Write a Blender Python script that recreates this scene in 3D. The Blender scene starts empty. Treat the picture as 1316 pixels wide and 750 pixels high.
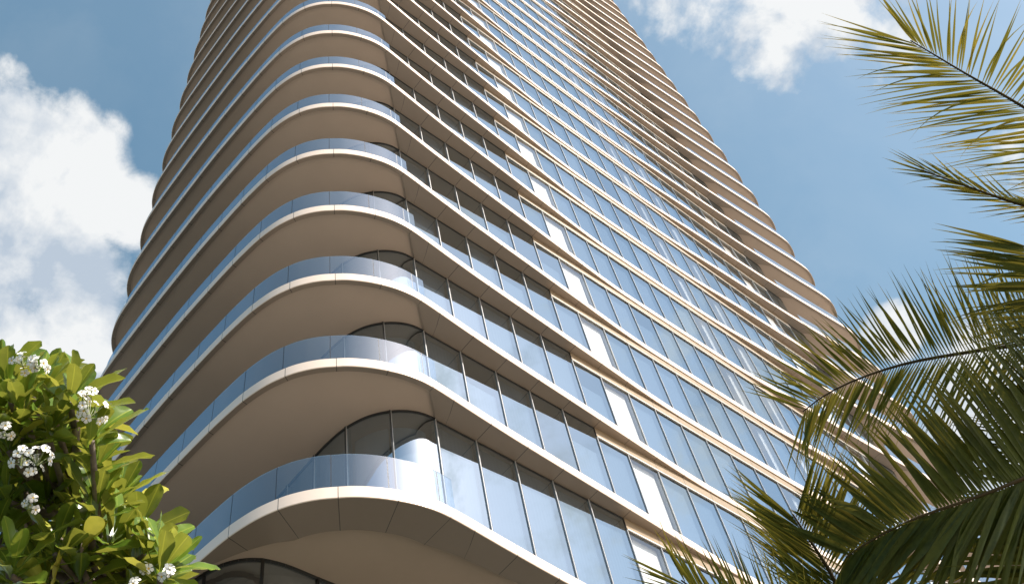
import bpy, math, random
from mathutils import Vector, Matrix

random.seed(7)
R = math.radians
SC = bpy.context.scene
COL = SC.collection

# ------------------------------------------------------------------ camera
CAM = Vector((-10.7555, -11.6026, 1.60))          # eye height above the ground
GZ = 16.49                                        # height of the first visible slab above the ground
F_PX, CX, CY = 1366.2, 658.0, 375.0
RX = Vector((0.76682895, -0.62526098, -0.1449899))
RD = Vector((0.46968968, 0.70059751, -0.5371729))
RF = Vector((0.43745282, 0.34381947, 0.83091709))
cd = bpy.data.cameras.new('camera')
cam = bpy.data.objects.new('camera', cd)
COL.objects.link(cam)
cd.sensor_width = 36.0
cd.lens = F_PX / 1316.0 * 36.0
cd.clip_start = 0.05
cd.clip_end = 6000
M = Matrix.Identity(4)
for i in range(3):
    M[i][0] = RX[i]; M[i][1] = -RD[i]; M[i][2] = -RF[i]; M[i][3] = CAM[i]
cam.matrix_world = M
SC.camera = cam

# ------------------------------------------------------------------ sun, sky
SUN = Vector((0.20, -0.70, 0.69)).normalized()     # direction towards the sun
SUN_EL = math.asin(SUN.z)
SUN_AZ = math.atan2(SUN.x, SUN.y)
sd = bpy.data.lights.new('sun', 'SUN')
sd.energy = 5.0
sd.angle = R(0.53)
sd.color = (1.0, 0.935, 0.84)
so = bpy.data.objects.new('sun', sd)
COL.objects.link(so)
so.rotation_euler = SUN.to_track_quat('Z', 'Y').to_euler()
SKY_STRENGTH = 0.14
SC.view_settings.view_transform = 'Standard'
SC.view_settings.look = 'None'
SC.view_settings.exposure = 0.62
SC.view_settings.gamma = 1.0
SC.view_settings.use_curve_mapping = False
SC.cycles.max_bounces = 10
SC.cycles.transparent_max_bounces = 16
SC.cycles.glossy_bounces = 5
SC.cycles.caustics_reflective = False
SC.cycles.caustics_refractive = False


def ray(px, py):
    d = RX * ((px - CX) / F_PX) + RD * ((py - CY) / F_PX) + RF
    return d.normalized()


def at(px, py, dist):
    return CAM + ray(px, py) * dist


def build_world():
    w = bpy.data.worlds.new('World')
    SC.world = w
    w.use_nodes = True
    nt = w.node_tree
    nt.nodes.clear()
    N, L = nt.nodes.new, nt.links.new

    def math_(op, a, b=None, c=None, clamp=False):
        n = N('ShaderNodeMath'); n.operation = op; n.use_clamp = clamp
        for i, v in enumerate((a, b, c)):
            if v is None: continue
            if isinstance(v, (int, float)): n.inputs[i].default_value = v
            else: L(v, n.inputs[i])
        return n.outputs[0]

    sky = N('ShaderNodeTexSky')
    sky.sky_type = 'NISHITA'
    sky.sun_disc = False
    sky.sun_elevation = SUN_EL
    sky.sun_rotation = SUN_AZ
    sky.altitude = 0
    sky.air_density = 1.0
    sky.dust_density = 2.4
    sky.ozone_density = 1.0
    hs = N('ShaderNodeHueSaturation')
    hs.inputs['Hue'].default_value = 0.472
    hs.inputs['Saturation'].default_value = 1.06
    hs.inputs['Value'].default_value = 1.0
    L(sky.outputs[0], hs.inputs['Color'])
    tc = N('ShaderNodeTexCoord')
    dirv = tc.outputs['Generated']
    # flat cloud layer coordinates: direction / height
    sep = N('ShaderNodeSeparateXYZ'); L(dirv, sep.inputs[0])
    zz = math_('MAXIMUM', sep.outputs[2], 0.08)
    px = math_('DIVIDE', sep.outputs[0], zz)
    py = math_('DIVIDE', sep.outputs[1], zz)
    comb = N('ShaderNodeCombineXYZ'); L(px, comb.inputs[0]); L(py, comb.inputs[1])
    pl = comb.outputs[0]

    def noise(vec, scale, detail, rough, dist=0.0, off=(0, 0, 0)):
        mp = N('ShaderNodeMapping'); L(vec, mp.inputs[0]); mp.inputs['Location'].default_value = off
        n = N('ShaderNodeTexNoise'); L(mp.outputs[0], n.inputs['Vector'])
        n.inputs['Scale'].default_value = scale
        n.inputs['Detail'].default_value = detail
        n.inputs['Roughness'].default_value = rough
        n.inputs['Distortion'].default_value = dist
        return n.outputs[0]

    # where the cloud banks stand: (direction, angular radius, weight)
    banks = [((5, 185), 3.4, .98), ((75, 215), 3.4, .98), ((15, 290), 4.4, 1.05), ((120, 190), 2.0, .75), ((168, 275), 2.2, .9),
             ((60, 385), 4.4, 1.1), ((0, 115), 1.8, .85), ((150, 340), 2.2, .62), ((125, 420), 2.2, .75), ((0, 450), 4.0, 1.0),
             ((985, 40), 2.8, .88), ((930, 10), 2.8, .95), ((1050, 5), 3.2, .85), ((870, -25), 3.6, .98), ((845, 30), 1.8, .62), ((1010, 85), 1.6, .7),
             ((1190, 15), 3.6, .66), ((1300, 430), 3.2, .9), ((1150, 425), 1.6, .85),
             ((1330, 560), 6.0, .85), ((1400, 250), 5.0, .5),
             ((.55, -.35, .75), 15.0, .46), ((.42, -.52, .72), 12.0, .5)]
    total = None
    for (q, rad, wt) in banks:
        c = ray(*q) if len(q) == 2 else Vector(q).normalized()
        dp = N('ShaderNodeVectorMath'); dp.operation = 'DOT_PRODUCT'
        nrm = N('ShaderNodeVectorMath'); nrm.operation = 'NORMALIZE'; L(dirv, nrm.inputs[0])
        L(nrm.outputs[0], dp.inputs[0]); dp.inputs[1].default_value = c
        mr = N('ShaderNodeMapRange'); mr.interpolation_type = 'SMOOTHSTEP'
        L(dp.outputs['Value'], mr.inputs['Value'])
        mr.inputs['From Min'].default_value = math.cos(R(rad * 1.45))
        mr.inputs['From Max'].default_value = math.cos(R(rad * 0.25))
        mr.inputs['To Min'].default_value = 0; mr.inputs['To Max'].default_value = wt
        total = mr.outputs[0] if total is None else math_('MAXIMUM', total, mr.outputs[0])
    n1 = noise(dirv, 7.5, 12, 0.58, 0.25, (6.4, 2.2, 1.3))
    n2 = noise(dirv, 24.0, 8, 0.62, 0.2, (9.1, 4.2, 0))
    d = math_('ADD', total, math_('MULTIPLY', math_('SUBTRACT', n1, 0.5), 2.1))
    d = math_('ADD', d, math_('MULTIPLY', math_('SUBTRACT', n2, 0.5), 0.95))
    mr = N('ShaderNodeMapRange'); mr.interpolation_type = 'SMOOTHSTEP'
    L(d, mr.inputs['Value'])
    mr.inputs['From Min'].default_value = 0.44; mr.inputs['From Max'].default_value = 0.93
    dens = mr.outputs[0]
    # thin veil over part of the sky
    n3 = noise(pl, 1.6, 6, 0.55, 0.5, (5, 2, 0))
    veil = N('ShaderNodeMapRange'); L(n3, veil.inputs['Value'])
    veil.inputs['From Min'].default_value = 0.48; veil.inputs['From Max'].default_value = 0.85
    veil.inputs['To Max'].default_value = 0.22
    dens = math_('MAXIMUM', math_('MULTIPLY', dens, 0.95), veil.outputs[0])
    # cloud thickness shading: greyer where the bank is thick, whiter towards the sun side
    n1b = noise(dirv, 7.5, 12, 0.58, 0.25, (6.4 + 0.02, 2.2 - 0.05, 1.35))
    sh = math_('ADD', 0.74, math_('MULTIPLY', math_('SUBTRACT', n1, n1b), 1.7), None)
    sh = math_('MINIMUM', math_('MAXIMUM', sh, 0.56), 0.96)
    ccol = N('ShaderNodeMix'); ccol.data_type = 'RGBA'
    ccol.inputs['A'].default_value = (0.50, 0.58, 0.68, 1)
    ccol.inputs['B'].default_value = (0.90, 0.91, 0.91, 1)
    mr2 = N('ShaderNodeMapRange'); L(sh, mr2.inputs['Value'])
    mr2.inputs['From Min'].default_value = 0.56; mr2.inputs['From Max'].default_value = 0.84
    L(mr2.outputs[0], ccol.inputs['Factor'])
    bg1 = N('ShaderNodeBackground'); L(hs.outputs[0], bg1.inputs[0]); bg1.inputs[1].default_value = SKY_STRENGTH
    bg2 = N('ShaderNodeBackground'); L(ccol.outputs['Result'], bg2.inputs[0]); bg2.inputs[1].default_value = 0.68
    mx = N('ShaderNodeMixShader'); L(dens, mx.inputs[0]); L(bg1.outputs[0], mx.inputs[1]); L(bg2.outputs[0], mx.inputs[2])
    out = N('ShaderNodeOutputWorld'); L(mx.outputs[0], out.inputs[0])


build_world()

# ------------------------------------------------------------------ helpers
class MB:
    """collects verts / faces / material slots / uvs, then links them as one mesh object"""
    def __init__(s):
        s.v = []; s.f = []; s.m = []; s.sm = []; s.uv = []; s.tone = []

    def face(s, idx, mat=0, smooth=False, uv=None, tone=0.5):
        s.f.append(idx); s.m.append(mat); s.sm.append(smooth)
        s.uv.append(uv if uv else [(0, 0)] * len(idx)); s.tone.append(tone)

    def add(s, pts):
        i = len(s.v); s.v.extend([tuple(p) for p in pts]); return i

    def quad(s, a, b, c, d, mat=0, smooth=False, uv=None, tone=.5):
        i = s.add([a, b, c, d]); s.face([i, i + 1, i + 2, i + 3], mat, smooth, uv, tone)

    def box(s, x0, x1, y0, y1, z0, z1, mat=0):
        i = s.add([(x0, y0, z0), (x1, y0, z0), (x1, y1, z0), (x0, y1, z0),
                   (x0, y0, z1), (x1, y0, z1), (x1, y1, z1), (x0, y1, z1)])
        for q in ((0, 3, 2, 1), (4, 5, 6, 7), (0, 1, 5, 4), (1, 2, 6, 5), (2, 3, 7, 6), (3, 0, 4, 7)):
            s.face([i + k for k in q], mat)

    def tube(s, pts, radii, n=7, mat=0, cap=True, wob=0.0):
        rings = []
        up = Vector((0.31, 0.17, 0.93))
        for k, p in enumerate(pts):
            t = (pts[min(k + 1, len(pts) - 1)] - pts[max(k - 1, 0)]).normalized()
            a = t.cross(up)
            if a.length < 1e-3: a = t.cross(Vector((1, 0, 0)))
            a.normalize(); b = t.cross(a)
            r = []
            for j in range(n):
                th = 2 * math.pi * j / n
                rr = radii[k] * (1 + wob * (random.random() - .5))
                r.append(p + (a * math.cos(th) + b * math.sin(th)) * rr)
            rings.append(s.add(r))
        for k in range(len(rings) - 1):
            for j in range(n):
                s.face([rings[k] + j, rings[k] + (j + 1) % n, rings[k + 1] + (j + 1) % n, rings[k + 1] + j], mat, True)
        if cap:
            s.face([rings[-1] + j for j in range(n)], mat, True)
            s.face([rings[0] + n - 1 - j for j in range(n)], mat, True)

    def mesh(s, name, mats):
        me = bpy.data.meshes.new(name)
        me.from_pydata(s.v, [], s.f)
        for m in mats: me.materials.append(m)
        me.polygons.foreach_set('material_index', s.m)
        me.polygons.foreach_set('use_smooth', s.sm)
        u = me.uv_layers.new(name='UVMap')
        flat = [c for f in s.uv for p in f for c in p]
        u.data.foreach_set('uv', flat)
        a = me.attributes.new('tone', 'FLOAT', 'FACE')
        a.data.foreach_set('value', s.tone)
        me.update()
        return me

    def build(s, name, mats, parent=None, loc=(0, 0, 0)):
        return put(name, s.mesh(name, mats), parent, loc)


def put(name, me, parent=None, loc=(0, 0, 0)):
    o = bpy.data.objects.new(name, me)
    COL.objects.link(o)
    o.parent = parent
    o.location = loc
    return o


def empty(name, loc, label, cat, group=None):
    o = bpy.data.objects.new(name, None)
    COL.objects.link(o)
    o.location = loc
    tag(o, label, cat, group)
    return o


def tag(o, label=None, cat=None, group=None, kind=None):
    if label: o['label'] = label
    if cat: o['category'] = cat
    if group: o['group'] = group
    if kind: o['kind'] = kind


class NT:
    def __init__(s, name):
        s.mat = bpy.data.materials.new(name)
        s.mat.use_nodes = True
        s.t = s.mat.node_tree
        s.t.nodes.clear()
        s.out = s.n('ShaderNodeOutputMaterial')

    def n(s, t, **kw):
        x = s.t.nodes.new(t)
        for k, v in kw.items(): setattr(x, k, v)
        return x

    def l(s, a, b): s.t.links.new(a, b)

    def val(s, sock, v):
        if isinstance(v, (int, float, tuple)): sock.default_value = v
        else: s.l(v, sock)

    def math(s, op, a, b=0.0, clamp=False):
        x = s.n('ShaderNodeMath', operation=op, use_clamp=clamp)
        s.val(x.inputs[0], a); s.val(x.inputs[1], b)
        return x.outputs[0]

    def noise(s, scale, detail=4, rough=.5, vec=None):
        x = s.n('ShaderNodeTexNoise')
        x.inputs['Scale'].default_value = scale; x.inputs['Detail'].default_value = detail
        x.inputs['Roughness'].default_value = rough
        if vec is None: vec = s.n('ShaderNodeTexCoord').outputs['Object']
        s.l(vec, x.inputs['Vector'])
        return x.outputs[0]

    def mixc(s, f, a, b):
        x = s.n('ShaderNodeMix', data_type='RGBA')
        s.val(x.inputs['Factor'], f); s.val(x.inputs['A'], a); s.val(x.inputs['B'], b)
        return x.outputs['Result']

    def rng(s, v, a, b, c, d):
        x = s.n('ShaderNodeMapRange')
        s.l(v, x.inputs[0])
        for i, q in enumerate((a, b, c, d)): x.inputs[i + 1].default_value = q
        return x.outputs[0]

    def pbsdf(s, color, rough=.5, metal=0.0, spec=.5, coat=0.0):
        x = s.n('ShaderNodeBsdfPrincipled')
        s.val(x.inputs['Base Color'], color); s.val(x.inputs['Roughness'], rough)
        x.inputs['Metallic'].default_value = metal
        x.inputs['Specular IOR Level'].default_value = spec
        x.inputs['Coat Weight'].default_value = coat
        x.inputs['Coat Roughness'].default_value = .18
        return x

    def surf(s, shader):
        s.l(shader, s.out.inputs[0]); return s.mat


def panel_material(name, c1, c2, rough, spec, joint, coat=0.0, metal=0.0):
    """cladding with panel joints along UV u every 1.2 m, faint staining and panel-to-panel tone"""
    t = NT(name)
    uv = t.n('ShaderNodeUVMap').outputs[0]
    sep = t.n('ShaderNodeSeparateXYZ'); t.l(uv, sep.inputs[0])
    u = t.math('DIVIDE', sep.outputs[0], 1.2)
    fr = t.math('ABSOLUTE', t.math('SUBTRACT', t.math('FRACT', t.math('ADD', u, 0.5)), 0.5))
    line = t.math('LESS_THAN', fr, 0.0062)
    wn = t.n('ShaderNodeTexWhiteNoise', noise_dimensions='1D')
    t.l(t.math('FLOOR', u), wn.inputs['W'])
    obj = t.n('ShaderNodeTexCoord').outputs['Object']
    n = t.noise(.7, 6, .6, obj)
    f = t.math('ADD', t.math('MULTIPLY', n, .75), t.math('MULTIPLY', wn.outputs[0], .3))
    col = t.mixc(f, c1, c2)
    if joint: col = t.mixc(line, col, (0.035, 0.03, 0.026, 1))
    r = t.rng(t.noise(5, 4, .6, obj), .3, .7, rough - .06, rough + .06)
    return t.surf(t.pbsdf(col, r, metal, spec, coat).outputs[0])


def plain(name, c1, c2, rough=.5, scale=3.0, spec=.5, metal=0.0, detail=5):
    t = NT(name)
    col = t.mixc(t.rng(t.noise(scale, detail, .6), .3, .7, 0, 1), c1, c2)
    return t.surf(t.pbsdf(col, rough, metal, spec).outputs[0])


def glass_material(name, tint, gloss, fmin, power, joint=False, wobble=0.0):
    t = NT(name)
    lw = t.n('ShaderNodeLayerWeight'); lw.inputs['Blend'].default_value = .5
    fac = t.math('ADD', fmin, t.math('MULTIPLY', t.math('POWER', lw.outputs['Facing'], power), 1 - fmin), True)
    tr = t.n('ShaderNodeBsdfTransparent'); tr.inputs[0].default_value = tint
    gl = t.n('ShaderNodeBsdfGlossy'); gl.inputs['Color'].default_value = gloss; gl.inputs['Roughness'].default_value = .012
    if wobble:
        b = t.n('ShaderNodeBump'); b.inputs['Strength'].default_value = wobble; b.inputs['Distance'].default_value = .05
        t.l(t.noise(.55, 2, .4), b.inputs['Height'])
        inf = t.n('ShaderNodeObjectInfo'); ta = t.n('ShaderNodeAttribute', attribute_name='tone')
        wn = t.n('ShaderNodeTexWhiteNoise', noise_dimensions='2D')
        cv = t.n('ShaderNodeCombineXYZ'); t.l(inf.outputs['Random'], cv.inputs[0]); t.l(ta.outputs['Fac'], cv.inputs[1])
        t.l(cv.outputs[0], wn.inputs['Vector'])
        ofs = t.n('ShaderNodeVectorMath', operation='MULTIPLY_ADD')
        t.l(wn.outputs['Color'], ofs.inputs[0]); ofs.inputs[1].default_value = (.022, .022, .022); ofs.inputs[2].default_value = (-.011, -.011, -.011)
        ad = t.n('ShaderNodeVectorMath', operation='ADD'); t.l(b.outputs[0], ad.inputs[0]); t.l(ofs.outputs[0], ad.inputs[1])
        nz = t.n('ShaderNodeVectorMath', operation='NORMALIZE'); t.l(ad.outputs[0], nz.inputs[0])
        t.l(nz.outputs[0], gl.inputs['Normal'])
    mx = t.n('ShaderNodeMixShader'); t.l(fac, mx.inputs[0]); t.l(tr.outputs[0], mx.inputs[1]); t.l(gl.outputs[0], mx.inputs[2])
    res = mx.outputs[0]
    if joint:
        uv = t.n('ShaderNodeUVMap').outputs[0]
        sep = t.n('ShaderNodeSeparateXYZ'); t.l(uv, sep.inputs[0])
        u = t.math('ADD', t.math('DIVIDE', sep.outputs[0], 1.2), .12)
        fr = t.math('ABSOLUTE', t.math('SUBTRACT', t.math('FRACT', t.math('ADD', u, 0.5)), 0.5))
        line = t.math('LESS_THAN', fr, 0.011)
        dk = t.pbsdf((.03, .04, .055, 1), .4)
        m2 = t.n('ShaderNodeMixShader'); t.l(line, m2.inputs[0]); t.l(res, m2.inputs[1]); t.l(dk.outputs[0], m2.inputs[2])
        res = m2.outputs[0]
    return t.surf(res)


def leaf_material(name, dark, light, yellow, rough, trans, spec=.4):
    t = NT(name)
    at_ = t.n('ShaderNodeAttribute', attribute_name='tone')
    col = t.mixc(t.rng(at_.outputs['Fac'], 0, .8, 0, 1), dark, light)
    col = t.mixc(t.rng(at_.outputs['Fac'], .8, 1.0, 0, 1), col, yellow)
    col = t.mixc(t.rng(t.noise(30, 4, .6), .35, .75, 0, .35), col, light)
    p = t.pbsdf(col, rough, 0, spec)
    tl = t.n('ShaderNodeBsdfTranslucent')
    t.l(t.mixc(.55, col, yellow), tl.inputs[0])
    mx = t.n('ShaderNodeMixShader'); mx.inputs[0].default_value = trans
    t.l(p.outputs[0], mx.inputs[1]); t.l(tl.outputs[0], mx.inputs[2])
    return t.surf(mx.outputs[0])


def blind_material(name, c1, c2, scale):
    t = NT(name)
    obj = t.n('ShaderNodeTexCoord').outputs['Object']
    sep = t.n('ShaderNodeSeparateXYZ'); t.l(obj, sep.inputs[0])
    x = t.math('ADD', t.math('MULTIPLY', sep.outputs[0], scale), t.math('MULTIPLY', sep.outputs[1], scale))
    wv = t.math('SINE', x)
    info = t.n('ShaderNodeObjectInfo')
    at_ = t.n('ShaderNodeAttribute', attribute_name='tone')
    f = t.math('ADD', t.math('MULTIPLY', wv, .06), t.math('ADD', t.math('MULTIPLY', info.outputs['Random'], .5), t.math('MULTIPLY', at_.outputs['Fac'], .5)))
    col = t.mixc(f, c1, c2)
    b = t.n('ShaderNodeBump'); b.inputs['Strength'].default_value = .15; b.inputs['Distance'].default_value = .02
    t.l(wv, b.inputs['Height'])
    p = t.pbsdf(col, .8, 0, .2); t.l(b.outputs[0], p.inputs['Normal'])
    return t.surf(p.outputs[0])


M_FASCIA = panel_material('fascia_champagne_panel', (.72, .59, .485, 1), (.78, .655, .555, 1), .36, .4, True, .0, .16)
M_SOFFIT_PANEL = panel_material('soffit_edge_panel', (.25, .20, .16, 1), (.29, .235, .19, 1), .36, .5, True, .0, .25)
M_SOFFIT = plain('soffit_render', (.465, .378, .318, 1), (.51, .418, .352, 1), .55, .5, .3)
M_DECK = plain('balcony_deck', (.36, .33, .29, 1), (.42, .38, .33, 1), .7, 2)
M_SPANDREL = panel_material('spandrel_panel', (.25, .185, .115, 1), (.30, .225, .145, 1), .4, .5, True)
M_LIP = plain('aluminium_lip', (.74, .72, .68, 1), (.80, .78, .74, 1), .35, 4)
M_ALU = plain('bright_mullion', (.52, .53, .54, 1), (.60, .60, .60, 1), .3, 6, .5, .2)
M_DARK = plain('dark_gasket', (.018, .02, .022, 1), (.03, .032, .034, 1), .45, 6)
M_MULL = plain('grey_mullion', (.10, .115, .125, 1), (.13, .145, .155, 1), .4, 6)
M_GLASS = glass_material('window_glass', (.74, .81, .88, 1), (.56, .68, .78, 1), .47, 2.0, wobble=.03)
M_SEMI = glass_material('lighter_glass', (.90, .93, .95, 1), (.74, .80, .86, 1), .22, 2.2, wobble=.03)
M_CLEAR = glass_material('clear_glass', (.95, .97, .97, 1), (.9, .95, 1.0, 1), .05, 3.0)
M_RAIL = glass_material('balustrade_glass', (.58, .70, .80, 1), (.76, .87, .98, 1), .16, 2.6, True)
M_RAIL_EDGE = plain('glass_edge', (.45, .58, .62, 1), (.52, .64, .68, 1), .2, 5)
M_BLIND = blind_material('sheer_blind', (.18, .22, .25, 1), (.34, .39, .43, 1), 55)
M_WHITE = plain('white_panel', (.58, .575, .55, 1), (.64, .63, .61, 1), .6, 2)
M_CURTAIN = blind_material('white_curtain', (.62, .63, .63, 1), (.82, .82, .80, 1), 70)
M_CORE = plain('core_wall', (.17, .18, .18, 1), (.22, .23, .23, 1), .8, .6)
M_BRONZE = plain('bronze_trim', (.20, .13, .07, 1), (.26, .17, .09, 1), .4, 3, .5, .3)
M_GROUND = plain('plaza_paving', (.36, .30, .235, 1), (.44, .375, .30, 1), .8, .08, .3)
M_CUT_LEFT = plain('bounce_cut_grey_green', (.07, .08, .072, 1), (.095, .105, .09, 1), .9, .6, .2)
M_CUT_FRONT = plain('bounce_cut_dark_green', (.035, .05, .022, 1), (.06, .075, .035, 1), .9, .8, .2)
M_BARK = plain('bark', (.10, .075, .055, 1), (.22, .175, .135, 1), .85, 30)
M_PTRUNK = plain('palm_trunk', (.12, .10, .08, 1), (.26, .22, .175, 1), .85, 14)
M_RACHIS = plain('frond_rachis', (.030, .024, .010, 1), (.070, .05, .02, 1), .8, 9, .15)
M_PALM = leaf_material('palm_leaflet', (.018, .034, .004, 1), (.105, .128, .014, 1), (.50, .38, .06, 1), .55, .20, .2)
M_FRANGI = leaf_material('frangipani_leaf', (.028, .078, .008, 1), (.17, .265, .028, 1), (.60, .54, .08, 1), .27, .28)
M_PETAL = plain('white_petal', (.80, .79, .74, 1), (.85, .84, .80, 1), .5, 20)
M_PETALC = plain('yellow_throat', (.75, .50, .08, 1), (.80, .58, .12, 1), .5, 20)
M_STALK = plain('flower_stalk', (.10, .13, .03, 1), (.16, .18, .05, 1), .5, 20)
t_ = NT('warm_ceiling_light')
em = t_.n('ShaderNodeEmission'); em.inputs[0].default_value = (1, .62, .33, 1); em.inputs[1].default_value = 6
M_WARM = t_.surf(em.outputs[0])

# ------------------------------------------------------------------ ground
g = MB()
S = 2500
g.quad((-S, -S, 0), (S, -S, 0), (S, S, 0), (-S, S, 0))
o = g.build('ground', [M_GROUND]); tag(o, 'pale plaza paving round the foot of the tower', 'ground', kind='structure')

g = MB()
g.quad((-300, -40, .004), (-6.5, -40, .004), (-6.5, 300, .004), (-300, 300, .004))  # added out-of-view dark sheet: cuts ground bounce so the left soffits darken
o = g.build('bounce_cut_left', [M_CUT_LEFT]); tag(o, 'added dark ground sheet left of the tower, cuts bounce on the soffits', 'bounce_cut_left', kind='structure')

g = MB()
g.quad((-6.5, -6.5, .004), (40, -6.5, .004), (40, 1.6, .004), (-6.5, 1.6, .004))  # added out-of-view dark sheet: takes bounce light off the lowest soffit
o = g.build('bounce_cut_front', [M_CUT_FRONT]); tag(o, 'added dark ground sheet along the tower foot, dims the lowest soffit', 'bounce cut', kind='structure')

# ------------------------------------------------------------------ tower plan
XG = 13.8                      # middle of the straight window wall
H = 3.645                      # storey height
BAY = 1.2
NFL = 36                       # number of slabs
HALF = [(13.8, -.06), (13, -.06), (12, -.062), (10.8, -.07), (9.6, -.11), (8.5, -.17), (7.46, -.235), (6.67, -.28),
        (5.89, -.325), (4.76, -.39), (3.54, -.455), (2.48, -.515), (1.9, -.55), (1.28, -.595), (.8, -.63), (.26, -.675),
        (-.2, -.712), (-.6, -.735), (-.95, -.73), (-1.35, -.67), (-1.73, -.56), (-2.0, -.46), (-2.26, -.34), (-2.53, -.19),
        (-2.78, -.01), (-3.01, .17), (-3.23, .39), (-3.43, .64), (-3.58, .89), (-3.73, 1.2), (-3.85, 1.55), (-3.95, 1.95),
        (-4.03, 2.45), (-4.10, 3.0), (-4.20, 4.1), (-4.30, 5.5), (-4.37, 7.2), (-4.42, 9.0), (-4.435, 10.4), (-4.42, 11.0),
        (-4.37, 11.48), (-4.28, 11.88), (-4.13, 12.26), (-3.90, 12.62), (-3.6, 12.95), (-3.2, 13.25), (-2.7, 13.5),
        (-2.1, 13.68), (-1.4, 13.78), (-.4, 13.82), (2, 13.84), (8, 13.85), (13.8, 13.85)]
FAR = ([(13.8, -.06), (15.6, -.062), (16.8, -.07), (18, -.10), (19.1, -.155), (20.1, -.205), (20.9, -.24), (21.7, -.27), (22.84, -.31),
        (24.06, -.35), (25.1, -.39), (26.32, -.44), (27.6, -.51), (28.9, -.59), (30.8, -.72), (32.2, -.82), (33.2, -.86), (33.8, -.82), (34.4, -.63), (34.85, -.40),
        (35.15, -.17), (35.42, .12), (35.68, .46), (35.88, .82), (36.05, 1.25), (36.2, 1.8)]
       + [(32.7 - a, b) for a, b in HALF[32:-3]] + [(28, 13.84), (20, 13.85), (13.8, 13.85)])


def catmull(pts, sub):
    out = []
    n = len(pts)
    for i in range(n - 1):
        p0 = Vector(pts[max(i - 1, 0)]); p1 = Vector(pts[i]); p2 = Vector(pts[i + 1]); p3 = Vector(pts[min(i + 2, n - 1)])
        # centripetal spacing keeps uneven control points from overshooting
        def kn(a, b): return max((b - a).length ** .5, 1e-4)
        t0 = 0; t1 = t0 + kn(p0, p1) if i > 0 else 1e-4; t2 = t1 + kn(p1, p2); t3 = t2 + (kn(p2, p3) if i < n - 2 else 1e-4)
        if i == 0: p0 = p1 - (p2 - p1) * 1e-4 / max(kn(p1, p2), 1e-4)
        if i == n - 2: p3 = p2 + (p2 - p1) * 1e-4 / max(kn(p1, p2), 1e-4)
        for k in range(sub):
            t = t1 + (t2 - t1) * k / sub
            a1 = p0 * ((t1 - t) / (t1 - t0)) + p1 * ((t - t0) / (t1 - t0))
            a2 = p1 * ((t2 - t) / (t2 - t1)) + p2 * ((t - t1) / (t2 - t1))
            a3 = p2 * ((t3 - t) / (t3 - t2)) + p3 * ((t - t2) / (t3 - t2))
            b1 = a1 * ((t2 - t) / (t2 - t0)) + a2 * ((t - t0) / (t2 - t0))
            b2 = a2 * ((t3 - t) / (t3 - t1)) + a3 * ((t - t1) / (t3 - t1))
            out.append(b1 * ((t2 - t) / (t2 - t1)) + b2 * ((t - t1) / (t2 - t1)))
    out.append(Vector(pts[-1]))
    return out


half = catmull([(a, b, 0) for a, b in HALF], 3)
far = catmull([(a, b, 0) for a, b in FAR], 3)
# panel coordinate: x along the straight front, arc length round the corners
hu = []
s = 0.0
for i, p in enumerate(half):
    if p.x >= 0 and p.y < 1: hu.append(p.x)
    elif p.x > -.6 and p.y < 1: hu.append(2 * p.x)
    else:
        s += (p - half[i - 1]).length if hu[-1] < -1.0 else 0
        hu.append(-1.2 - s * 1.045)
fu = []
for i, p in enumerate(far):
    fu.append(p.x if (p.x <= 28 and p.y < 1) else fu[-1] + (p - far[i - 1]).length)
NH = len(half)
loop = half + list(reversed(far[1:-1]))
lu = hu + list(reversed(fu[1:-1]))
NL = len(loop)


def inset(w):
    out = []
    for i, p in enumerate(loop):
        t = (loop[(i + 1) % NL] - loop[i - 1]).normalized()
        # loop runs from the front centre to -x, round the left side to the back: inward is to the right of travel
        n = Vector((t.y, -t.x, 0))
        out.append(p + n * w)
    return out


def band_inner(i, w, ins):
    p = loop[i]
    x = p.x if p.x <= XG else 2 * XG - p.x
    if p.y < 0.2 and x > -.56:
        xi = x if x > .6 else (x + .56) / 1.16 * .6
        xi = xi if p.x <= XG else 2 * XG - xi
        return Vector((xi, .03, 0))
    return ins[i]


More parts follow.
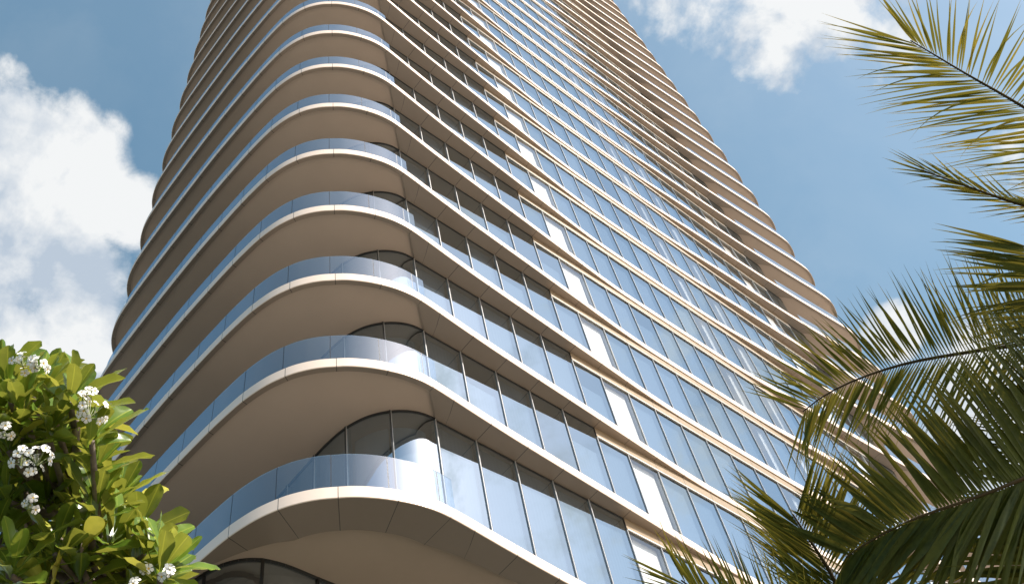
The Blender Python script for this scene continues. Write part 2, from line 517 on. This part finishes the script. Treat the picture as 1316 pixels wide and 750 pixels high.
def slab_meshes(ringw, step):
    """fascia + edge band, soffit, deck: local z 0 = underside of the edge"""
    ins = inset(ringw) if ringw < .5 else [a.lerp(b, min(1, max(0, (p.y - .9) / 1.9))) for a, b, p in zip(inset(ringw), inset(.16), loop)]
    inn = [band_inner(i, ringw, ins) for i in range(NL)]
    f = MB()
    prof = [(0.014, 0.0), (0.0, 0.014), (0.0, .306), (.014, .32)]
    rows = []
    for w, z in prof:
        rows.append([Vector((q.x, q.y, z)) for q in (inset(w) if w else loop)])
    rows.append([Vector((q.x, q.y, .32)) for q in inset(.40)])
    for k in range(len(rows) - 1):
        lo, hi = f.add(rows[k]), f.add(rows[k + 1])          # own vertices: the arris stays crisp
        for i in range(NL):
            j = (i + 1) % NL
            uv = [(lu[i], k), (lu[j], k), (lu[j], k + 1), (lu[i], k + 1)]
            if abs(lu[i] - lu[j]) > 5: uv = [(.6, 0)] * 4
            f.face([lo + j, lo + i, hi + i, hi + j], 0, True, [uv[1], uv[0], uv[3], uv[2]])
    b = MB()
    r0 = b.add([Vector((q.x, q.y, 0)) for q in rows[0]])
    r1 = b.add([Vector((q.x, q.y, 0)) for q in inn])
    r2 = b.add([Vector((q.x, q.y, step)) for q in inn])
    for i in range(NL):
        j = (i + 1) % NL
        uv = [(lu[i], 0), (lu[j], 0), (lu[j], 1), (lu[i], 1)]
        if abs(lu[i] - lu[j]) > 5: uv = [(.6, 0)] * 4
        b.face([r0 + i, r0 + j, r1 + j, r1 + i], 0, False, uv)
        b.face([r1 + i, r1 + j, r2 + j, r2 + i], 0, False, [(.6, 0)] * 4)
    sf = MB()
    i0 = sf.add([Vector((q.x, q.y, step)) for q in inn])
    sf.face(list(range(i0, i0 + NL)), 0)
    dk = MB()
    i0 = dk.add([Vector((q.x, q.y, .312)) for q in inset(.39)])
    dk.face(list(range(i0 + NL - 1, i0 - 1, -1)), 0)
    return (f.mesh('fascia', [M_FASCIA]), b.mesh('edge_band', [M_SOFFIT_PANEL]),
            sf.mesh('soffit', [M_SOFFIT]), dk.mesh('deck', [M_DECK]))


def slab_z(k):                 # underside of slab k above the ground
    if k == 1: return GZ + .04
    if k == 2: return GZ + 4.16
    return GZ + 4.10 + (k - 2) * H


tower = empty('apartment_tower', (0, 0, 0),
              'tall glass apartment tower with curved beige balcony slabs wrapping its corners', 'tower')
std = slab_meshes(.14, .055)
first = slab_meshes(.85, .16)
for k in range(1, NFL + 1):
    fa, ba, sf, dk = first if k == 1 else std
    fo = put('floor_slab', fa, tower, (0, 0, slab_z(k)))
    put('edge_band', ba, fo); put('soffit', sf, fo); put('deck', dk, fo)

# ------------------------------------------------------------------ balustrades
ins12, ins135 = inset(.12), inset(.135)
rail_near = [i for i in range(NH) if (half[i].x < -.3 or half[i].y > 1) and hu[i] > -21.5 and not (half[i].y > 13.7)]
rail_far = [i for i in range(NH, NL) if loop[i].x > 27.3 and loop[i].y < 13.5]


def rail_mesh(idx):
    m = MB()
    P = [ins12[i] for i in idx]; U = [lu[i] for i in idx]; Q = [ins135[i] for i in idx]
    def X(p, z): return (p.x, p.y, z)
    lo, hi = m.add([X(p, .33) for p in P]), m.add([X(p, 1.36) for p in P])
    for a in range(len(P) - 1):
        uv = [(U[a], 0), (U[a + 1], 0), (U[a + 1], 1), (U[a], 1)]
        m.face([lo + a, lo + a + 1, hi + a + 1, hi + a], 0, True, uv)
        m.quad(X(P[a], 1.36), X(P[a + 1], 1.36), X(Q[a + 1], 1.364), X(Q[a], 1.364), 1)
    return m.mesh('glass_balustrade', [M_RAIL, M_RAIL_EDGE])


rl, rr = rail_mesh(rail_near), rail_mesh(rail_far)
for k in range(1, NFL):
    put('glass_balustrade', rl, tower, (0, 0, slab_z(k)))
    put('glass_balustrade', rr, tower, (0, 0, slab_z(k)))

# ------------------------------------------------------------------ windows of the straight facade
NB = 23


def low_bay(i): return 5 <= i <= NB - 2


def pane(m, x0, z0, z1, mat, y=0.0, w=BAY, tone=.5):
    m.quad((x0, y, z0), (x0 + w, y, z0), (x0 + w, y, z1), (x0, y, z1), mat, False, None, tone)


def frame(m, x0, z0, z1, ma, md, mg):
    m.box(x0 - .024, x0 - .008, -.035, -.004, z0, z1, ma)
    m.box(x0 - .008, x0 + .020, -.022, -.004, z0, z1, md)
    m.box(x0 - .030, x0 + .030, .012, .13, z0, z1, mg)
    m.box(x0 + .020, x0 + BAY - .034, -.016, -.003, z1 - .045, z1, md)


def blind(m, i, x0, z0, z1, mats, tone, k):
    """mats: sheer, white panel, curtain"""
    a, b = x0 + .035, x0 + BAY - .035
    white = (6, NB - 3) if k > 1 else (5, NB - 4)
    if i in white:
        m.quad((a, .15, z0), (b, .15, z0), (b, .15, z1), (a, .15, z1), mats[1], False, None, tone)
    elif i in (13, 15):
        w = .22 + .1 * tone
        for (p, q) in ((a, a + w), (b - w, b)):
            n = 6
            for s in range(n):
                u0 = p + (q - p) * s / n; u1 = p + (q - p) * (s + 1) / n
                y0 = .16 + .03 * (s % 2); y1 = .16 + .03 * ((s + 1) % 2)
                m.quad((u0, y0, z0), (u1, y1, z0), (u1, y1, z1), (u0, y0, z1), mats[2], True, None, tone)
    else:
        if tone > .90: return
        drop = z1 if tone < .78 else z1 - (z1 - z0) * .3
        m.quad((a, .15, z0), (b, .15, z0), (b, .15, drop), (a, .15, drop), mats[0], False, None, tone)


cells = []
for k in range(1, NFL):
    for i in range(NB):
        c = Vector((i * BAY + .6, 0, slab_z(k) + 1.9))
        cells.append(((c - CAM).length, k, i))
cells.sort()
near = set((k, i) for _, k, i in cells[:98])
rest = MB()
cache = {}
rw = random.Random(3)
for _, k, i in cells:
    h1 = slab_z(k + 1) - slab_z(k)
    z0, z1 = .322, (h1 - .45 if low_bay(i) else h1 - .004)
    tone = rw.random()
    if (k, i) in near:
        clear = i in ((6, NB - 3) if k > 1 else (5, NB - 4))
        semi = i in (13, 15)
        key = (round(z1, 3), clear, semi)
        if key not in cache:
            a = MB(); pane(a, 0, z0, z1, 0)
            b = MB(); frame(b, 0, z0, z1, 0, 1, 2)
            cache[key] = (a.mesh('window', [M_CLEAR if clear else M_SEMI if semi else M_GLASS]), b.mesh('window_frame', [M_ALU, M_DARK, M_MULL]))
        pm, fm = cache[key]
        w = put('window', pm, tower, (i * BAY, 0, slab_z(k)))
        put('window_frame', fm, w)
        c = MB(); blind(c, i, 0, z0, z1, (0, 1, 2), tone, k)
        c.build('blind', [M_BLIND, M_WHITE, M_CURTAIN], w)
    else:
        zb = slab_z(k)
        pane(rest, i * BAY, zb + z0, zb + z1, 7 if i in (6, NB - 3) else 8 if i in (13, 15) else 0, tone=tone)
        frame(rest, i * BAY, zb + z0, zb + z1, 1, 2, 3)
        blind(rest, i, i * BAY, zb + z0, zb + z1, (4, 5, 6), tone, k)
o = rest.build('upper_windows', [M_GLASS, M_ALU, M_DARK, M_MULL, M_BLIND, M_WHITE, M_CURTAIN, M_CLEAR, M_SEMI], tower)
o['kind'] = 'stuff'

# spandrel band above the lower window heads
spm = MB()
xa = 5 * BAY - .004; xb = (NB - 1) * BAY + .004
i0 = spm.add([(xa, -.02, -.415), (xb, -.02, -.415), (xb, -.02, -.003), (xa, -.02, -.003)])
spm.face([i0, i0 + 1, i0 + 2, i0 + 3], 0, False, [(xa, 0), (xb, 0), (xb, 1), (xa, 1)])
spm.box(xa, xb, -.055, .03, -.45, -.415, 1)
spm.quad((xa, -.02, -.415), (xa, .03, -.415), (xa, .03, -.003), (xa, -.02, -.003), 0)
spm.quad((xb, -.02, -.415), (xb, .03, -.415), (xb, .03, -.003), (xb, -.02, -.003), 0)
sme = spm.mesh('spandrel', [M_SPANDREL, M_LIP])
for k in range(2, NFL + 1):
    put('spandrel', sme, tower, (0, 0, slab_z(k)))

# ------------------------------------------------------------------ curved corner windows
GL = catmull([(0, 0, 0), (-.3, .025, 0), (-.58, .11, 0), (-.85, .26, 0), (-1.07, .44, 0), (-1.29, .69, 0), (-1.45, .97, 0),
              (-1.58, 1.33, 0), (-1.66, 1.8, 0), (-1.7, 2.4, 0), (-1.72, 3.6, 0), (-1.72, 6, 0), (-1.72, 9, 0), (-1.70, 10.6, 0),
              (-1.6, 11.5, 0), (-1.3, 12.2, 0), (-.8, 12.7, 0), (0, 13, 0), (2, 13.1, 0)], 3)


def resample(P, step):
    out = [P[0]]; acc = 0
    for a, b in zip(P, P[1:]):
        d = (b - a).length; pos = 0
        while acc + (d - pos) >= step:
            pos += step - acc; acc = 0
            out.append(a + (b - a) * (pos / d))
        acc += d - pos
    return out


def corner_mesh(z0, z1, mirror):
    g_ = MB(); f_ = MB(); c_ = MB()
    P = resample(GL, .1)
    def X(p, z): return ((2 * XG - p.x) if mirror else p.x, p.y, z)
    def nrm(i):
        t = (P[min(i + 1, len(P) - 1)] - P[max(i - 1, 0)]).normalized(); return Vector((t.y, -t.x, 0))   # inward
    for i in range(len(P) - 1):
        a, b = P[i] - nrm(i) * .02, P[i + 1] - nrm(i + 1) * .02
        f_.quad(X(a, z1 - .06), X(b, z1 - .06), X(b, z1), X(a, z1), 1)
        f_.quad(X(a, z1 - .06), X(b, z1 - .06), X(P[i + 1], z1 - .06), X(P[i], z1 - .06), 1)
        if i % 11 not in (0,):
            a, b = P[i] + nrm(i) * .3, P[i + 1] + nrm(i + 1) * .3
            c_.quad(X(a, z0), X(b, z0), X(b, z1 - .25), X(a, z1 - .25), 0, True, None, .0)
    lo, hi = g_.add([X(p, z0) for p in P]), g_.add([X(p, z1) for p in P])
    for i in range(len(P) - 1):
        g_.face([lo + i, lo + i + 1, hi + i + 1, hi + i], 0, True)
    n = 11
    for i in range(0 + n, len(P) - 1, n):
        p = P[i]; nn = nrm(i); t = Vector((-nn.y, nn.x, 0))
        for (w, d0, d1, mt) in ((.018, -.04, -.003, 1), (.032, .01, .13, 2)):
            q = [p + t * sx * w + nn * d for sx, d in ((-1, d0), (1, d0), (1, d1), (-1, d1))]
            lo = f_.add([X(v, z0) for v in q] + [X(v, z1) for v in q])
            for e in range(4):
                f_.face([lo + e, lo + (e + 1) % 4, lo + 4 + (e + 1) % 4, lo + 4 + e], mt)
        q = [p + t * sx + nn * d for sx, d in ((-.030, -.03), (-.018, -.03), (-.018, -.003), (-.030, -.003))]
        lo = f_.add([X(v, z0) for v in q] + [X(v, z1) for v in q])
        for e in range(4):
            f_.face([lo + e, lo + (e + 1) % 4, lo + 4 + (e + 1) % 4, lo + 4 + e], 0)
    return (g_.mesh('curved_window', [M_GLASS]), f_.mesh('window_frame', [M_ALU, M_DARK, M_MULL]),
            c_.mesh('blind', [M_BLIND]))


ccache = {}
for k in range(1, NFL):
    z1 = round(slab_z(k + 1) - slab_z(k) + .05, 3)
    for mir in (False, True):
        if (z1, mir) not in ccache: ccache[(z1, mir)] = corner_mesh(.322, z1, mir)
        a, b, c = ccache[(z1, mir)]
        w = put('curved_window', a, tower, (0, 0, slab_z(k)))
        put('window_frame', b, w); put('blind', c, w)

# ------------------------------------------------------------------ core, lowest storey, roof
m = MB(); m.box(1.2, 26.4, 3.2, 11.0, .02, slab_z(NFL) + .05); m.build('core_wall', [M_CORE], tower)
# storey below the first slab: set back curved glazing over a podium of glass and stone
PG = catmull([(24, 2.06, 0), (4, 2.06, 0), (-1.0, 2.06, 0), (-1.8, 2.07, 0), (-2.54, 2.08, 0), (-2.99, 2.17, 0), (-3.30, 2.35, 0),
              (-3.55, 2.63, 0), (-3.72, 3.0, 0), (-3.82, 3.4, 0), (-3.9, 4.0, 0), (-3.98, 5.2, 0), (-4.05, 7, 0), (-4.0, 11, 0)], 4)
PG = resample(PG, .15)
pg = MB(); pf = MB()
ztop = slab_z(1) + .16
for i in range(len(PG) - 1):
    a, b = PG[i], PG[i + 1]
    pg.quad((a.x, a.y, .3), (b.x, b.y, .3), (b.x, b.y, ztop), (a.x, a.y, ztop), 0, True)
    t = (b - a).normalized(); n = Vector((t.y, -t.x, 0))
    for zz in [ztop - .07, ztop - 4.1, ztop - 8.1, ztop - 12.1]:
        a2, b2 = a - n * .03, b - n * .03
        pf.quad((a2.x, a2.y, zz), (b2.x, b2.y, zz), (b2.x, b2.y, zz + .07), (a2.x, a2.y, zz + .07), 0)
        pf.quad((a2.x, a2.y, zz), (b2.x, b2.y, zz), (b.x, b.y, zz), (a.x, a.y, zz), 0)
    if i % 8 == 4:
        pf.tube([Vector((a.x, a.y, .3)), Vector((a.x, a.y, ztop))], [.045, .045], 4, 0)
o = pg.build('podium_glazing', [M_GLASS], tower); pf.build('window_frame', [M_DARK], o)
m = MB(); m.box(-2.6, 27, 5.0, 10.9, .01, ztop - .02); m.build('podium_wall', [M_BRONZE], tower)
# warm lit ceiling ring in the lowest storey
m = MB()
n = 40
for q in range(n):
    a0, a1 = 2 * math.pi * q / n, 2 * math.pi * (q + 1) / n
    def rp(a, r): return (-1.6 + r * math.cos(a), 3.9 + r * math.sin(a), ztop - .35)
    m.quad(rp(a0, 1.5), rp(a1, 1.5), rp(a1, 1.15), rp(a0, 1.15), 0)
m.build('ceiling_light', [M_WARM], tower)
m = MB()
for q in range(n):
    a0, a1 = 2 * math.pi * q / n, 2 * math.pi * (q + 1) / n
    c0 = (-1.6 + 1.95 * math.cos(a0), 3.9 + 1.75 * math.sin(a0)); c1 = (-1.6 + 1.95 * math.cos(a1), 3.9 + 1.75 * math.sin(a1))
    m.quad((*c0, ztop - .31), (*c1, ztop - .31), (*c1, ztop - .02), (*c0, ztop - .02), 0, True)
i0 = m.add([(-1.6 + 1.95 * math.cos(2 * math.pi * q / n), 3.9 + 1.75 * math.sin(2 * math.pi * q / n), ztop - .31) for q in range(n)])
m.face(list(range(i0, i0 + n)), 0)
m.build('ceiling_panel', [M_SOFFIT], tower)
m = MB(); m.box(0, 27.6, 1.5, 12.5, slab_z(NFL) + .33, slab_z(NFL) + 4.2); m.build('roof_housing', [M_FASCIA], tower)

# ------------------------------------------------------------------ palms
rp_ = random.Random(11)


def leaflet(mb, base, d, L, w, N, droop, tone, fold=.35, curl=0.0):
    d = d.normalized()
    side = d.cross(N).normalized()
    nn = side.cross(d).normalized()
    segs = 7
    prof = [.35, .85, 1.0, .92, .74, .48, .22, .02]
    ids = []
    for s in range(segs + 1):
        u = s / segs
        c = base + d * (L * u) + Vector((0, 0, -1)) * (droop * L * u * u) + side * (curl * L * u * u)
        ww = w * prof[s] * .5
        ids.append(mb.add([c - side * ww + nn * ww * fold, c, c + side * ww + nn * ww * fold]))
    for s in range(segs):
        a, b = ids[s], ids[s + 1]
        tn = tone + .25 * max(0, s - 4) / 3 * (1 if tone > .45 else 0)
        mb.face([a, a + 1, b + 1, b], 0, True, None, min(1, tn))
        mb.face([a + 1, a + 2, b + 2, b + 1], 0, True, None, min(1, tn))


def frond(tree, pts, n, Lb, Lm, Lt, aL, aR, N, droop=.12, w=.035, lift=(0.0, 0.0), tone=(.2, .7), r0=.022, jit=.09, start=.05, pw=1.3, lsc=(1, 1)):
    """pts: points of the rachis from the crown to the tip; aL/aR: leaflet angle from the tangent (base, tip) in degrees"""
    C_ = catmull([tuple(p) for p in pts], 10)
    P = resample(C_, .02)
    off = tree.location
    m = MB(); rc = MB()
    K = P[::6] + [P[-1]]
    K = [p - off for p in K]
    rc.tube(K, [r0 * (1 - .82 * i / (len(K) - 1)) for i in range(len(K))], 6, 0)
    for s in range(n):
        u = start + (1 - start) * (s / (n - 1))
        i = min(int(u * (len(P) - 1)), len(P) - 2)
        T = (P[min(i + 3, len(P) - 1)] - P[max(i - 3, 0)]).normalized()
        S_ = T.cross(N).normalized()
        N2 = S_.cross(T).normalized()
        for sg, ang, lf in ((-1, aL, lift[0]), (1, aR, lift[1])):
            if rp_.random() < .03: continue
            a = R(ang[0] + (ang[1] - ang[0]) * u ** pw + rp_.uniform(-5, 5))
            L = (Lb + (Lm - Lb) * min(1, u / .35)) if u < .35 else (Lm + (Lt - Lm) * ((u - .35) / .65) ** 1.3)
            L *= rp_.uniform(.88, 1.08) * (lsc[0] if sg < 0 else lsc[1])
            d = T * math.cos(a) + S_ * (sg * math.sin(a)) + N2 * (lf + rp_.uniform(-jit, jit))
            tn = rp_.uniform(*tone)
            leaflet(m, P[i] - off + S_ * sg * .008, d, L, w * rp_.uniform(.8, 1.15), (N2 + S_ * rp_.uniform(-.5, .5)), droop * rp_.uniform(.5, 1.4) + (rp_.uniform(.3, .7) if rp_.random() < .045 else 0), tn,
                    curl=rp_.uniform(-.06, .06))
    o_ = m.build('frond', [M_PALM], tree)
    rc.build('rachis', [M_RACHIS], o_)
    return o_


def palm(crown, label, lean):
    base = Vector((crown.x + lean[0], crown.y + lean[1], 0))
    t = empty('palm_tree', base, label, 'palm tree', 'palms at the right')
    mb = MB()
    pts = []; rad = []
    nseg = 60
    for s in range(nseg + 1):
        u = s / nseg
        p = base.lerp(crown, u) + Vector((lean[0], lean[1], 0)) * (-.25 * math.sin(math.pi * u))
        pts.append(p - base); rad.append((.17 - .05 * u) * (1.05 if s % 2 else .97) + .06 * max(0, 1 - u * 9))
    mb.tube(pts, rad, 10, 0, True, .06)
    mb.build('trunk', [M_PTRUNK], t)
    return t


def extra_fronds(tree, crown, azs, length, elev, n=34):
    for az, el in zip(azs, elev):
        h = Vector((math.sin(R(az)), math.cos(R(az)), 0))
        pts = []
        for s in range(6):
            u = s / 5
            pts.append(crown + h * (length * u * math.cos(R(el) * .6)) + Vector((0, 0, 1)) * (length * (math.sin(R(el)) * u - .55 * u * u)))
        frond(tree, pts, n, .35, .75, .3, (70, 35), (70, 35), Vector((0, 0, 1)), .25)


cA = at(1520, 300, 9.5)
palmA = palm(cA, 'tallest palm at the right edge, its yellow lit frond against the sky', (.9, -.5))
vdir = ray(1240, 100)
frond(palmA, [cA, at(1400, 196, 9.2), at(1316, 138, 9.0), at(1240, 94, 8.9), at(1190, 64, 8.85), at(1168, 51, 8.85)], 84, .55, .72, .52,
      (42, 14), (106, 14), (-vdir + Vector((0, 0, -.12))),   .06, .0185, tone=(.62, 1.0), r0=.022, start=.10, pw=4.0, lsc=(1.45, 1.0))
frond(palmA, [cA, at(1420, 285, 9.0), at(1316, 264, 8.6), at(1250, 242, 8.4), at(1200, 224, 8.3), at(1180, 217, 8.3)], 48, .45, .42, .34,
      (24, 9), (34, 9), (-ray(1240, 240) * .5 + Vector((0, 0, .9))), .03, .017, tone=(.6, 1.0), r0=.022, jit=.25)
extra_fronds(palmA, cA, (100, 130), 3.2, (50, 40))

cB = at(1500, 470, 8.0)
palmB = palm(cB, 'broad middle palm with dark arching fronds in front of the tower end', (.8, -.7))
v3 = -ray(1180, 470)
frond(palmB, [cB, at(1410, 430, 7.9), at(1316, 442, 7.8), at(1240, 453, 7.7), at(1160, 468, 7.6), at(1090, 492, 7.5), at(1050, 514, 7.5), at(1030, 530, 7.5)], 135, .55, .72, .46,
      (64, 34), (88, 62), v3 + Vector((0, 0, .1)), .07, .0165, tone=(.3, 1.0), r0=.022)
v4 = -ray(1200, 640)
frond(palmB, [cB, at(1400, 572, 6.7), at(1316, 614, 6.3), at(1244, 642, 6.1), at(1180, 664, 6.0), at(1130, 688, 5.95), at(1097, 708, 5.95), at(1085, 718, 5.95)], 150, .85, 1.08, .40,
      (46, 24), (92, 66), v4 + Vector((0, 0, -.05)), .10, .036, tone=(0, .22), r0=.024)  # low tone range puts this frond's shade into its leaf colour
frond(palmB, [cB, at(1440, 440, 7.3), at(1392, 392, 7.1), at(1352, 352, 7.0), at(1330, 326, 7.0), at(1318, 310, 7.0)], 84, .7, .95, .55,
      (62, 40), (80, 60), v3, .10, .024, tone=(0, .5), r0=.022)
frond(palmB, [cB, at(1440, 600, 6.9), at(1380, 690, 6.7), at(1330, 760, 6.6), at(1290, 830, 6.6)], 100, .8, 1.0, .6,
      (60, 40), (70, 50), v4, .08, .04, tone=(0, .4), r0=.024)
extra_fronds(palmB, cB, (85, 110), 3.0, (60, 50))

cC = at(1125, 900, 6.2)
palmC = palm(cC, 'lowest palm at the bottom right, spiky frond tips rising across the glass', (.3, -.8))
v5 = -ray(1040, 690)
frond(palmC, [cC, at(1105, 820, 6.2), at(1076, 752, 6.1), at(1056, 716, 6.1), at(1038, 690, 6.05), at(1024, 668, 6.0), at(1019, 660, 6.0)], 96, .62, .74, .46,
      (34, 20), (76, 46), v5, .02, .014, tone=(.15, .95), r0=.022, start=.2)
frond(palmC, [cC, at(1060, 850, 6.0), at(980, 805, 5.9), at(915, 772, 5.8), at(884, 752, 5.8), at(872, 742, 5.8)], 60, .5, .55, .34,
      (32, 12), (60, 24), -ray(890, 740), .03, .014, tone=(.3, .95), r0=.018)

# ------------------------------------------------------------------ frangipani
rf = random.Random(5)
fbase = at(20, 830, 5.4); fbase = Vector((fbase.x, fbase.y, 0))
tree = empty('frangipani_tree', fbase, 'frangipani tree with broad yellow green leaves and white flower clusters', 'tree')
leaves = MB(); wood = MB()


def leaf(mb, base, d, up, L, w, tone):
    d = d.normalized(); side = d.cross(up)
    if side.length < .05: side = d.cross(Vector((1, 0, 0)))
    side.normalize(); nn = side.cross(d).normalized()
    prof = [.09, .22, .45, .70, .90, 1.0, .98, .84, .52, .12]
    segs = len(prof) - 1
    ids = []
    bend = rf.uniform(-.05, .42); fold = rf.uniform(.1, .6); tw = rf.uniform(-.6, .6)
    for s in range(segs + 1):
        u = (0, .12, .26, .40, .55, .68, .79, .89, .96, 1.0)[s]
        sd = (side * math.cos(tw * u) + nn * math.sin(tw * u))
        c = base + d * (L * u) - nn * (bend * L * u * u)
        ww = w * prof[s] * .5
        e = .05 * w * math.sin(s * 2.1)
        ids.append(mb.add([c + sd * (ww * q) + nn * (ww * fold * abs(q) ** 1.6 + e * q) for q in (-1, -.5, -.07, .07, .5, 1)]))
    for s in range(segs):
        a, b = ids[s], ids[s + 1]
        for q in range(5):
            mb.face([a + q, a + q + 1, b + q + 1, b + q], 0, True, None, min(1, max(tone, .86)) if q == 2 else tone)


def flower(mb, c, ax, r):
    ax = ax.normalized()
    a = ax.cross(Vector((.3, .2, 1))).normalized(); b = ax.cross(a)
    ph = rf.uniform(0, 6)
    for k in range(5):
        th = ph + k * 2 * math.pi / 5
        d = a * math.cos(th) + b * math.sin(th); sd = ax.cross(d)
        p = [c + ax * -.2 * r]
        q = [c + d * r * .22 - sd * r * .12 + ax * r * .05, c + d * r * .22 + sd * r * .16 + ax * r * .02,
             c + d * r * .80 - sd * r * .40 + ax * r * .12, c + d * r * .80 + sd * r * .46 + ax * r * .0,
             c + d * r * 1.08 + sd * r * .06 - ax * r * .04]
        i = mb.add(p + q)
        mb.face([i, i + 1, i + 2], 1, True)
        mb.face([i + 1, i + 3, i + 4, i + 2], 0, True)
        mb.face([i + 3, i + 5, i + 4], 0, True)


hubs = [at(60, 760, 5.2), at(130, 740, 5.0), at(20, 650, 5.5), at(100, 660, 5.2), at(200, 790, 5.0), at(-60, 700, 5.4), at(70, 880, 5.1)]
root = at(70, 950, 5.2)
pts = [fbase, fbase.lerp(root, .5) + Vector((.1, .05, 0)), root]
pts = [p - fbase for p in catmull([tuple(p) for p in pts], 6)]
tr = MB(); tr.tube(pts, [.13 - .05 * i / (len(pts) - 1) for i in range(len(pts))], 9, 0, True, .1)
for h in hubs:
    mid = root.lerp(h, .5) + Vector((rf.uniform(-.1, .1), rf.uniform(-.1, .1), rf.uniform(-.05, .1)))
    c = catmull([tuple(root), tuple(mid), tuple(h)], 5)
    tr.tube([p - fbase for p in c], [.065 - .027 * i / (len(c) - 1) for i in range(len(c))], 7, 0, True, .12)
tr.build('trunk', [M_BARK], tree)

front = [(14, 516), (58, 502), (90, 516), (110, 540), (30, 532), (128, 566), (100, 560), (62, 560), (12, 580), (40, 605), (116, 612), (132, 606),
         (84, 620), (10, 645), (60, 650), (134, 662), (160, 645), (96, 660), (30, 690), (186, 690), (196, 712), (150, 700), (110, 712), (70, 712),
         (15, 740), (60, 752), (190, 738), (215, 738), (150, 745), (112, 756), (-5, 545), (-10, 620), (-5, 700), (175, 760), (4, 492), (212, 768)]
tips = [(px - (10 if px > 100 else 0), py, rf.uniform(4.55, 5.1), 1) for px, py in front]
back = []
poly = lambda y: 40 + (y - 440) * .62 if y < 560 else 114 + (y - 560) * .6
while len(back) < 78:
    y = rf.uniform(490, 840); x = rf.uniform(-140, poly(min(y, 760)) - 22)
    back.append((x, y, rf.uniform(5.2, 6.3), 0))
for (px, py, dist, fr) in tips + back:
    tip = at(px, py, dist)
    h = min(hubs, key=lambda q: (q - tip).length)
    axis = (tip - h).normalized() * .6 + Vector((0, 0, .75)) + Vector((rf.uniform(-.3, .3), rf.uniform(-.5, .1), 0))
    axis.normalize()
    mid = h.lerp(tip, .55) - Vector((0, 0, .06)) + Vector((rf.uniform(-.05, .05), rf.uniform(-.05, .05), 0))
    c = catmull([tuple(h), tuple(mid), tuple(tip)], 4)
    wood.tube([p - fbase for p in c], [.020 - .008 * i / (len(c) - 1) for i in range(len(c))], 6, 0, True, .15)
    n = rf.randint(9, 14)
    a = axis.cross(Vector((.4, .3, .2))).normalized(); b = axis.cross(a)
    for q in range(n):
        th = q * 2.39996 + rf.uniform(-.2, .2)
        lean = R(16 + 66 * (q / n) + rf.uniform(-12, 12))
        rad = a * math.cos(th) + b * math.sin(th)
        d = axis * math.cos(lean) + rad * math.sin(lean)
        up = axis * math.sin(lean) - rad * math.cos(lean)
        L = rf.uniform(.16, .255) * (1 - .2 * (q < 3))
        tone = rf.uniform(.1, .75) if rf.random() < .91 else rf.uniform(.85, 1.0)
        leaf(leaves, tip - fbase + axis * (.05 - .10 * q / n) + rad * .012, d, up, L, L * rf.uniform(.34, .42), tone)
crown = leaves.build('crown', [M_FRANGI], tree)
wood.build('branches', [M_BARK], tree)
for (px, py, dist, r, nf) in ((33, 461, 4.45, .075, 9), (50, 466, 4.42, .06, 8), (118, 524, 4.4, .10, 14), (104, 514, 4.42, .05, 5), (116, 504, 4.5, .04, 4),
                              (30, 588, 4.4, .07, 8), (50, 588, 4.38, .07, 9), (42, 602, 4.38, .06, 6), (8, 552, 4.5, .06, 6), (38, 645, 4.5, .06, 6),
                              (188, 728, 4.5, .05, 4), (216, 736, 4.4, .05, 4), (176, 752, 4.4, .05, 4)):
    m = MB()
    c = at(px, py, dist)
    toward = (CAM - c).normalized()
    for q in range(nf):
        o_ = Vector((rf.gauss(0, 1), rf.gauss(0, 1), rf.gauss(0, 1))).normalized() * r * .75 * rf.uniform(.35, 1)
        ax = o_.normalized() * .8 + toward * .7 + Vector((0, -.2, .3))
        flower(m, c + o_ - fbase, ax, rf.uniform(.015, .021))
        m.tube([c + o_ - ax.normalized() * .01 - fbase, c - Vector((0, 0, r * .6)) - fbase], [.002, .0025], 4, 2, False)
    m.build('flower_cluster', [M_PETAL, M_PETALC, M_STALK], tree)
